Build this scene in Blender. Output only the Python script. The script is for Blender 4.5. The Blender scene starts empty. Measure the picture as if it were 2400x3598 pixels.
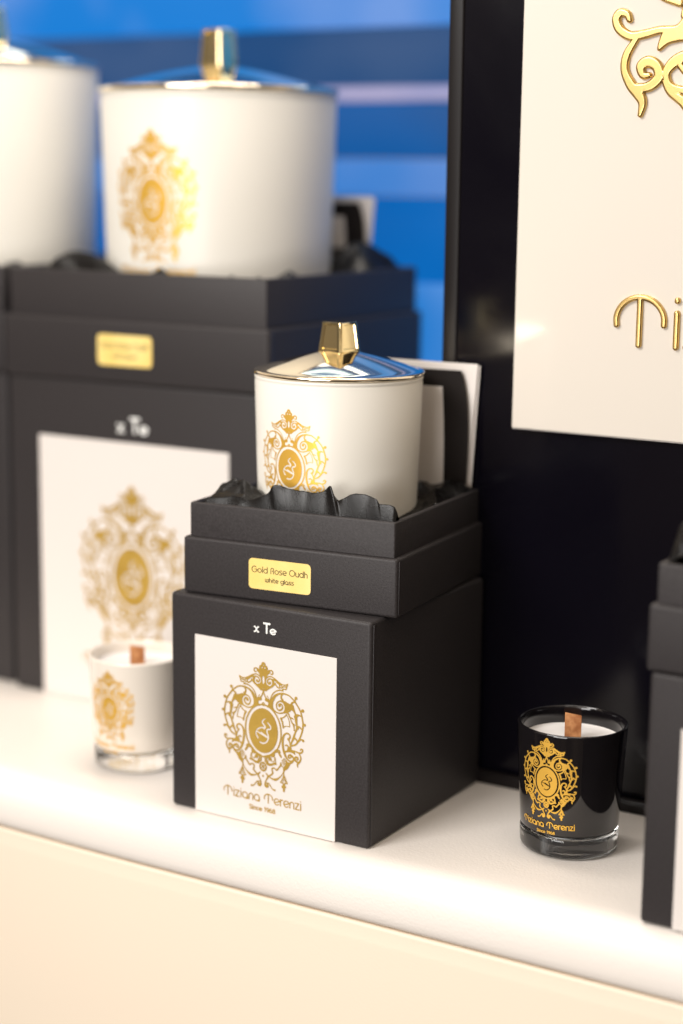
import bpy, bmesh, math, random
import numpy as np
from mathutils import Vector, Matrix
sc=bpy.context.scene
U=0.1                      # one modelling unit = 10 cm
rad=math.radians
# ------------------------------------------------------------------ camera
CAM=Vector((3.4971,-6.0354,2.7356)); YAW,PITCH,ROLL=-0.5431,0.1870,0.0119
cd=bpy.data.cameras.new('camera'); cam=bpy.data.objects.new('camera',cd); sc.collection.objects.link(cam); sc.camera=cam
fw=Vector((math.sin(YAW)*math.cos(PITCH),math.cos(YAW)*math.cos(PITCH),-math.sin(PITCH)))
rt=Vector((math.cos(YAW),-math.sin(YAW),0)); up=rt.cross(fw)
r2=math.cos(ROLL)*rt+math.sin(ROLL)*up; u2=-math.sin(ROLL)*rt+math.cos(ROLL)*up
M=Matrix((r2,u2,-fw)).transposed().to_4x4(); M.translation=CAM*U; cam.matrix_world=M
cd.sensor_fit='VERTICAL'; cd.sensor_height=36; cd.sensor_width=24; cd.lens=36*6280.9/3598
cd.clip_start=.01; cd.clip_end=100
cd.dof.use_dof=True; cd.dof.focus_distance=7.30*U; cd.dof.aperture_fstop=3.2; cd.dof.aperture_blades=9
# ------------------------------------------------------------------ world: dim warm shop interior
w=bpy.data.worlds.new('World'); sc.world=w; w.use_nodes=True
nt=w.node_tree; nt.nodes.clear()
def nd(nt,t,**k):
    n=nt.nodes.new(t)
    for a,b in k.items(): setattr(n,a,b)
    return n
wo=nd(nt,'ShaderNodeOutputWorld'); bg=nd(nt,'ShaderNodeBackground'); nt.links.new(bg.outputs[0],wo.inputs[0])
tc=nd(nt,'ShaderNodeTexCoord'); sx=nd(nt,'ShaderNodeSeparateXYZ'); nt.links.new(tc.outputs['Generated'],sx.inputs[0])
mr=nd(nt,'ShaderNodeMapRange'); mr.inputs['From Min'].default_value=-.1; mr.inputs['From Max'].default_value=.55
nt.links.new(sx.outputs['Z'],mr.inputs['Value'])
ns=nd(nt,'ShaderNodeTexNoise'); ns.inputs['Scale'].default_value=2.6; ns.inputs['Detail'].default_value=3; nt.links.new(tc.outputs['Generated'],ns.inputs['Vector'])
cr=nd(nt,'ShaderNodeValToRGB'); cr.color_ramp.elements[0].position=.42; cr.color_ramp.elements[0].color=(.3,.3,.3,1); cr.color_ramp.elements[1].position=.66; cr.color_ramp.elements[1].color=(1.5,1.4,1.25,1)
nt.links.new(ns.outputs['Fac'],cr.inputs[0])
mx=nd(nt,'ShaderNodeMix',data_type='RGBA'); nt.links.new(mr.outputs[0],mx.inputs[0]); mx.inputs[6].default_value=(.10,.08,.065,1); mx.inputs[7].default_value=(.74,.66,.58,1)
ml=nd(nt,'ShaderNodeMix',data_type='RGBA',blend_type='MULTIPLY'); ml.inputs[0].default_value=1; nt.links.new(mx.outputs[2],ml.inputs[6]); nt.links.new(cr.outputs[0],ml.inputs[7])
nt.links.new(ml.outputs[2],bg.inputs[0]); bg.inputs[1].default_value=1.25
# ------------------------------------------------------------------ shop lamps and an added front fill
def area(name,loc,target,sx_,sy_,power,col):
    l=bpy.data.lights.new(name,'AREA'); l.shape='RECTANGLE'; l.size=sx_*U; l.size_y=sy_*U; l.energy=power; l.color=col
    o=bpy.data.objects.new(name,l); sc.collection.objects.link(o); o.location=Vector(loc)*U
    o.rotation_euler=(Vector(target)-Vector(loc)).to_track_quat('-Z','Y').to_euler(); return o
area('ceiling_lamp',(-2.3,-6.4,6.4),(-.2,.4,.6),3.4,3.4,6.5,(1,.975,.95))
area('shop_lamp',(.5,-9.5,1.2),(0,0,.0),5.0,3.0,4.9,(1,.97,.945))  # unseen low fill, added to brighten the counter front
area('counter_lamp',(-.6,1.1,8.2),(-.6,.6,0),5.0,1.2,3.0,(1,.93,.85))
sc.view_settings.view_transform='Standard'; sc.view_settings.look='None'; sc.view_settings.exposure=0; sc.view_settings.gamma=1
sc.view_settings.use_curve_mapping=False
sc.cycles.max_bounces=10; sc.cycles.transmission_bounces=8; sc.cycles.glossy_bounces=5; sc.cycles.caustics_refractive=True
sc.cycles.use_denoising=True; sc.cycles.sample_clamp_indirect=6
# ------------------------------------------------------------------ materials
def mat(name,base,rough=.5,metal=0,spec=.5,coat=0,coat_rough=.05,bump=None,bstr=.1,vary=None,vscale=40,sheen=0,trans=0,emit=None,estr=0,ior=1.45,aniso=0):
    m=bpy.data.materials.new(name); m.use_nodes=True; t=m.node_tree; b=t.nodes['Principled BSDF']
    b.inputs['Base Color'].default_value=(*base,1); b.inputs['Roughness'].default_value=rough; b.inputs['Metallic'].default_value=metal
    b.inputs['Specular IOR Level'].default_value=spec; b.inputs['Coat Weight'].default_value=coat; b.inputs['Coat Roughness'].default_value=coat_rough
    b.inputs['Sheen Weight'].default_value=sheen; b.inputs['Transmission Weight'].default_value=trans; b.inputs['IOR'].default_value=ior; b.inputs['Anisotropic'].default_value=aniso
    if emit: b.inputs['Emission Color'].default_value=(*emit,1); b.inputs['Emission Strength'].default_value=estr
    co=nd(t,'ShaderNodeTexCoord')
    if vary:
        n=nd(t,'ShaderNodeTexNoise'); n.inputs['Scale'].default_value=vscale; n.inputs['Detail'].default_value=5; t.links.new(co.outputs['Object'],n.inputs['Vector'])
        r=nd(t,'ShaderNodeValToRGB'); r.color_ramp.elements[0].position=.35; r.color_ramp.elements[1].position=.68
        r.color_ramp.elements[0].color=(*base,1); r.color_ramp.elements[1].color=(*vary,1)
        t.links.new(n.outputs['Fac'],r.inputs[0]); t.links.new(r.outputs[0],b.inputs['Base Color'])
    if bump:
        prev=None
        for kind,s,st in bump:
            if kind=='noise': n=nd(t,'ShaderNodeTexNoise'); n.inputs['Detail'].default_value=6; out='Fac'
            else: n=nd(t,'ShaderNodeTexVoronoi'); n.feature='SMOOTH_F1'; out='Distance'
            n.inputs['Scale'].default_value=s; t.links.new(co.outputs['Object'],n.inputs['Vector'])
            bn=nd(t,'ShaderNodeBump'); bn.inputs['Strength'].default_value=st; bn.inputs['Distance'].default_value=bstr*.01
            t.links.new(n.outputs[out],bn.inputs['Height'])
            if prev: t.links.new(prev.outputs[0],bn.inputs['Normal'])
            prev=bn
        t.links.new(prev.outputs[0],b.inputs['Normal'])
    return m
def specks(m,scale,thr,col):
    t=m.node_tree; b=t.nodes['Principled BSDF']; co=nd(t,'ShaderNodeTexCoord')
    v=nd(t,'ShaderNodeTexVoronoi'); v.inputs['Scale'].default_value=scale; t.links.new(co.outputs['Object'],v.inputs['Vector'])
    lt=nd(t,'ShaderNodeMath',operation='LESS_THAN'); t.links.new(v.outputs['Distance'],lt.inputs[0]); lt.inputs[1].default_value=.09
    sp=nd(t,'ShaderNodeSeparateColor'); t.links.new(v.outputs['Color'],sp.inputs[0])
    gt=nd(t,'ShaderNodeMath',operation='GREATER_THAN'); t.links.new(sp.outputs[0],gt.inputs[0]); gt.inputs[1].default_value=thr
    mu=nd(t,'ShaderNodeMath',operation='MULTIPLY'); t.links.new(lt.outputs[0],mu.inputs[0]); t.links.new(gt.outputs[0],mu.inputs[1])
    mx=nd(t,'ShaderNodeMix',data_type='RGBA'); t.links.new(mu.outputs[0],mx.inputs[0])
    src=b.inputs['Base Color'].links
    if src: t.links.new(src[0].from_socket,mx.inputs[6])
    else: mx.inputs[6].default_value=b.inputs['Base Color'].default_value
    mx.inputs[7].default_value=(*col,1); t.links.new(mx.outputs[2],b.inputs['Base Color'])
PAPER=mat('black paper',(.024,.0205,.021),.50,spec=.38,bump=[('noise',1600,.35),('noise',45,.06)],bstr=.02,vary=(.036,.0315,.0325),vscale=1100)
CARDB=mat('black card',(.010,.007,.006),.6,spec=.2)
WHITEP=mat('white label paper',(.73,.68,.64),.55,bump=[('noise',700,.15)],bstr=.03)
FOIL=mat('gold print',(.50,.31,.055),.42,metal=.35,bump=[('noise',800,.3)],bstr=.03,vary=(.60,.385,.08),vscale=60)
FOILG=mat('gold foil on glass',(.84,.49,.08),.42,metal=.5,spec=.3,bump=[('noise',90,.25),('noise',300,.12)],bstr=.05)
INKW=mat('white print',(.85,.85,.82),.5)
INKB=mat('dark brown print',(.035,.018,.006),.5)
STICK=mat('gold sticker',(.90,.66,.20),.45,metal=.1,vary=(.95,.74,.28),vscale=70,bump=[('noise',500,.15)],bstr=.02)
GOLD=mat('polished gold',(1.0,.83,.46),.09,metal=1)
LIDG=mat('mirror gold lid',(1.0,.88,.68),.045,metal=1)
SIGNG=mat('gold sign ornament',(.66,.45,.17),.30,metal=1,bump=[('noise',40,.1)],bstr=.03)
JAR=mat('white glass jar',(.79,.755,.68),.42,spec=.35,coat=.16,coat_rough=.2)
WGL=mat('white coated glass',(.80,.73,.64),.10,coat=.6,coat_rough=.03)
BGL=mat('black coated glass',(.006,.005,.006),.05,spec=.6,coat=.5,coat_rough=.02)
CLEAR=mat('clear glass',(.96,.98,.97),.0,trans=1,ior=1.5)
WAX=mat('candle wax',(.86,.83,.81),.45,bump=[('noise',60,.5)],bstr=.12,vary=(.80,.77,.75),vscale=90)
WOOD=mat('wood wick',(.36,.13,.04),.65,vary=(.66,.32,.13),vscale=260,bump=[('noise',500,.5)],bstr=.1)
SATIN=mat('black satin',(.0035,.003,.003),.30,spec=.28,bump=[('noise',2600,.4)],bstr=.02)
LEATHER=mat('white leather',(.81,.755,.70),.42,spec=.45,bump=[('vor',900,.35),('noise',1500,.3),('noise',40,.10)],bstr=.022)
CREAM=mat('cream leather panel',(.82,.71,.575),.5,bump=[('vor',900,.2),('noise',30,.15)],bstr=.012)
PANEL=mat('black glossy panel',(.003,.0025,.005),.19,spec=.35,bump=[('noise',6,.08)],bstr=.2)
TRIM=mat('dark brown edge trim',(.008,.006,.006),.4,spec=.25)
ACR=mat('white acrylic',(.76,.70,.62),.16,spec=.5,coat=.4)
ACRE=mat('milky acrylic edge',(.93,.87,.82),.25)
def smudge(m,lo,hi,scale):
    t=m.node_tree; b=t.nodes['Principled BSDF']; co=nd(t,'ShaderNodeTexCoord'); n=nd(t,'ShaderNodeTexNoise'); n.inputs['Scale'].default_value=scale; n.inputs['Detail'].default_value=5; n.inputs['Distortion'].default_value=1.2
    t.links.new(co.outputs['Object'],n.inputs['Vector']); r=nd(t,'ShaderNodeMapRange'); r.inputs['From Min'].default_value=.35; r.inputs['From Max'].default_value=.7; r.inputs['To Min'].default_value=lo; r.inputs['To Max'].default_value=hi
    t.links.new(n.outputs['Fac'],r.inputs['Value']); t.links.new(r.outputs[0],b.inputs['Roughness'])
smudge(PANEL,.12,.30,9); smudge(LIDG,.03,.09,30); smudge(BGL,.03,.12,60); smudge(SATIN,.20,.38,55)
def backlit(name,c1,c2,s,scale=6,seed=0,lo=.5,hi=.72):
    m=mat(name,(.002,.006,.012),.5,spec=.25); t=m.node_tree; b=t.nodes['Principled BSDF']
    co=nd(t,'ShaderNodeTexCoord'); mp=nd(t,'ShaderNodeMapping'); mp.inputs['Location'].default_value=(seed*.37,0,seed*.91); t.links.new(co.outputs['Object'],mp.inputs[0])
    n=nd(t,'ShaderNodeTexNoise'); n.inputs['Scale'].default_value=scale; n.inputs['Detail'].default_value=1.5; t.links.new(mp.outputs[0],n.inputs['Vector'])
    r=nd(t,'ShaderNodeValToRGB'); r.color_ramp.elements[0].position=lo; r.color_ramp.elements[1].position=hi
    r.color_ramp.elements[0].color=(*c1,1); r.color_ramp.elements[1].color=(*c2,1)  # second colour paints lamp reflections into the glow as paler patches
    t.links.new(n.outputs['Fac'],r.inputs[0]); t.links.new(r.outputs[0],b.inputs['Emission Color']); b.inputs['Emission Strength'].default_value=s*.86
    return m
# ------------------------------------------------------------------ helpers
def mobj(name,verts,faces,m,parent=None,loc=(0,0,0),rz=0,smooth=True,angle=35):
    me=bpy.data.meshes.new(name); me.from_pydata([(v[0]*U,v[1]*U,v[2]*U) for v in verts],[],faces); me.validate(); me.update()
    if smooth: me.polygons.foreach_set('use_smooth',[True]*len(me.polygons))
    if smooth and angle:
        try: me.set_sharp_from_angle(angle=rad(angle))
        except Exception: pass
    me.materials.append(m)
    o=bpy.data.objects.new(name,me); sc.collection.objects.link(o); o.location=Vector(loc)*U; o.rotation_euler=(0,0,rz)
    if parent: o.parent=parent
    return o
def bmobj(name,bm,m,parent=None,loc=(0,0,0),rz=0,angle=35,flip=True):
    if flip: bmesh.ops.recalc_face_normals(bm,faces=bm.faces)
    v=[tuple(x.co) for x in bm.verts]; bm.verts.index_update(); f=[[x.index for x in q.verts] for q in bm.faces]; bm.free()
    return mobj(name,v,f,m,parent,loc,rz,True,angle)
def thing(name,label,cat,loc=(0,0,0),rz=0,group=None):
    o=bpy.data.objects.new(name,None); sc.collection.objects.link(o); o.empty_display_size=.02
    o.location=Vector(loc)*U; o.rotation_euler=(0,0,rz); o['label']=label; o['category']=cat
    if group: o['group']=group
    return o
def tag(o,label,cat,group=None):
    o['label']=label; o['category']=cat
    if group: o['group']=group
    return o
def box_bm(x0,x1,y0,y1,z0,z1,bev=.01,seg=3,bm=None):
    bm=bm or bmesh.new()
    r=bmesh.ops.create_cube(bm,size=1); vs=r['verts']
    for v in vs: v.co=Vector(((x0+x1)/2+v.co.x*(x1-x0),(y0+y1)/2+v.co.y*(y1-y0),(z0+z1)/2+v.co.z*(z1-z0)))
    if bev:
        es=list({e for v in vs for e in v.link_edges})
        bmesh.ops.bevel(bm,geom=es,offset=bev,segments=seg,profile=.5,affect='EDGES')
    return bm
def frame_bm(x0,x1,y0,y1,z0,z1,t,bev=.008):
    """open topped tray wall ring"""
    bm=bmesh.new()
    def ring(a,b,c,d,z): return [bm.verts.new(p) for p in ((a,c,z),(b,c,z),(b,d,z),(a,d,z))]
    A=ring(x0,x1,y0,y1,z0);B=ring(x0,x1,y0,y1,z1);C=ring(x0+t,x1-t,y0+t,y1-t,z1);D=ring(x0+t,x1-t,y0+t,y1-t,z0)
    for i in range(4):
        j=(i+1)%4
        for P,Q in ((A,B),(B,C),(C,D),(D,A)): bm.faces.new((P[i],P[j],Q[j],Q[i]))
    bmesh.ops.recalc_face_normals(bm,faces=bm.faces)
    es=[e for e in bm.edges if not all(abs(v.co.z-z0)<1e-6 for v in e.verts) and (e.verts[0] in B+A or e.verts[0] in C) and not (e.verts[0] in D or e.verts[1] in D)]
    bmesh.ops.bevel(bm,geom=es,offset=bev,segments=3,profile=.5,affect='EDGES')
    return bm
def lathe(prof,n=96,close=False):
    vs=[];fs=[];rings=[]
    for r,z in prof:
        if r<1e-6: vs.append((0,0,z)); rings.append([len(vs)-1])
        else:
            rings.append(list(range(len(vs),len(vs)+n)))
            for i in range(n): a=2*math.pi*i/n; vs.append((r*math.cos(a),r*math.sin(a),z))
    m=len(rings)
    for k in range(m if close else m-1):
        A=rings[k];B=rings[(k+1)%m]
        for i in range(n):
            j=(i+1)%n
            if len(A)==1 and len(B)==1: break
            if len(A)==1: fs.append((A[0],B[j],B[i]))
            elif len(B)==1: fs.append((A[i],A[j],B[0]))
            else: fs.append((A[i],A[j],B[j],B[i]))
    return vs,fs
def rnd(x,y,r,a0,a1,n=5):
    return [(x+r*math.cos(rad(a0+(a1-a0)*i/n)),y+r*math.sin(rad(a0+(a1-a0)*i/n))) for i in range(n+1)]
def crom(pts,w=None,closed=False,n=6):
    P=np.array(pts,float); W=np.array(w,float) if isinstance(w,(list,tuple)) else np.full(len(P),float(w or 0))
    if len(P)<3: return P,W
    Q=np.column_stack([P,W]); m=len(Q); o=[]
    rng=range(m if closed else m-1)
    for i in rng:
        a=Q[(i-1)%m] if (closed or i>0) else 2*Q[0]-Q[1]
        b=Q[i]; c=Q[(i+1)%m]; d=Q[(i+2)%m] if (closed or i+2<m) else 2*Q[-1]-Q[-2]
        for k in range(n):
            t=k/n
            o.append(.5*(2*b+(c-a)*t+(2*a-5*b+4*c-d)*t*t+(3*b-a-3*c+d)*t**3))
    if not closed: o.append(Q[-1])
    o=np.array(o); return o[:,:2],np.maximum(o[:,2],0)
def raster(shapes,x0,x1,y0,y1,nx,mirror=True,grow=0.):
    """signed distance grid: negative inside ink"""
    h=(x1-x0)/(nx-1); ny=int(round((y1-y0)/h))+1
    gx=x0+np.arange(nx)*h; gy=y0+np.arange(ny)*h
    F=np.full((ny,nx),1e3)
    def put(pts,rad,fill,cut,smooth):
        M=(rad.max() if len(rad) else 0)+4*h+8
        i0=max(0,int((pts[:,0].min()-M-x0)/h)); i1=min(nx,int((pts[:,0].max()+M-x0)/h)+2)
        j0=max(0,int((pts[:,1].min()-M-y0)/h)); j1=min(ny,int((pts[:,1].max()+M-y0)/h)+2)
        if i1<=i0 or j1<=j0: return
        X,Y=np.meshgrid(gx[i0:i1],gy[j0:j1]); D=np.full(X.shape,1e3)
        n=len(pts); ins=np.zeros(X.shape,bool)
        for k in range(n if fill else n-1):
            a=pts[k]; b=pts[(k+1)%n]; ra=rad[k]; rb=rad[(k+1)%n]
            ux,uy=b-a; L=ux*ux+uy*uy+1e-12
            t=np.clip(((X-a[0])*ux+(Y-a[1])*uy)/L,0,1)
            D=np.minimum(D,np.hypot(X-a[0]-t*ux,Y-a[1]-t*uy)-(ra+t*(rb-ra)))
            if fill and abs(uy)>1e-9:
                c=((a[1]>Y)!=(b[1]>Y))&(X<ux*(Y-a[1])/uy+a[0]); ins^=c
        if fill: D=np.where(ins,-D,D)
        if cut: F[j0:j1,i0:i1]=np.maximum(F[j0:j1,i0:i1],-(D+grow*.2))
        else: F[j0:j1,i0:i1]=np.minimum(F[j0:j1,i0:i1],D-grow)
    for pas in (0,1):
        for k,pts,w,cut,mir in shapes:
            if cut!=pas: continue
            if k=='E':
                (cx,cy),(rx,ry)=pts; th=np.linspace(0,2*np.pi,49)[:-1]
                p=np.column_stack([cx+rx*np.cos(th),cy+ry*np.sin(th)])
                if w: p=np.vstack([p,p[:1]]); put(p,np.full(len(p),w/2),False,cut,0)
                else: put(p,np.zeros(len(p)),True,cut,0)
                continue
            p,W=crom(pts,w,closed=(k=='P')) if k!='L' else (np.array(pts,float),np.full(len(pts),float(w)))
            if k=='P': W=W*0
            for sgn in ((1,-1) if (mirror and mir) else (1,)):
                put(p*np.array([sgn,1]),W/2,k=='P',cut,0)
    return F,gx,gy

def grid_mesh(F,gx,gy,mapf,prof=None,wall=None):
    """marching squares over the ink field; returns verts, faces through mapf(x,y,h)"""
    ny,nx=F.shape; ins=F<0; h=gx[1]-gx[0]
    vid={}; V=[]; Fc=[]
    def node(j,i):
        k=(j,i)
        if k not in vid: vid[k]=len(V); V.append((gx[i],gy[j],F[j,i]))
        return vid[k]
    def edge(j,i,j2,i2):
        k=(j,i,j2,i2) if (j,i)<(j2,i2) else (j2,i2,j,i)
        if k not in vid:
            a,b=F[k[0],k[1]],F[k[2],k[3]]; t=min(max(a/(a-b),.02),.98)
            vid[k]=len(V); V.append((gx[k[1]]+t*(gx[k[3]]-gx[k[1]]),gy[k[0]]+t*(gy[k[2]]-gy[k[0]]),0.))
        return vid[k]
    cnt=ins[:-1,:-1].astype(int)+ins[1:,:-1]+ins[:-1,1:]+ins[1:,1:]
    border=[]
    for j,i in zip(*np.nonzero(cnt)):
        c=[(j,i),(j,i+1),(j+1,i+1),(j+1,i)]
        if cnt[j,i]==4: Fc.append([node(*q) for q in c]); continue
        poly=[];kinds=[]
        for a in range(4):
            p,q=c[a],c[(a+1)%4]
            if ins[p]: poly.append(node(*p)); kinds.append(0)
            if ins[p]!=ins[q]: poly.append(edge(*p,*q)); kinds.append(1)
        if len(poly)>=3:
            Fc.append(poly)
            if wall is not None:
                n=len(poly)
                for a in range(n):
                    if kinds[a] and kinds[(a+1)%n]: border.append((poly[a],poly[(a+1)%n]))
    out=[mapf(x,y,prof(d) if prof else 0.) for x,y,d in V]
    if wall is not None:
        base={}
        def bv(k):
            if k not in base: base[k]=len(out); out.append(mapf(V[k][0],V[k][1],wall))
            return base[k]
        for a,b in border: Fc.append([b,a,bv(a),bv(b)])
    return out,Fc
def planar(k,ox,oz,y,sx=1.):
    return lambda x,z,h: (ox+x*k*sx,y-h,oz+z*k)
def cyl(k,phi,oz,rf,off):
    def f(x,z,h):
        zz=oz+z*k; r=rf(zz)+off+h; a=phi+x*k/rf(zz); return (r*math.cos(a),r*math.sin(a),zz)
    return f
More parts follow.
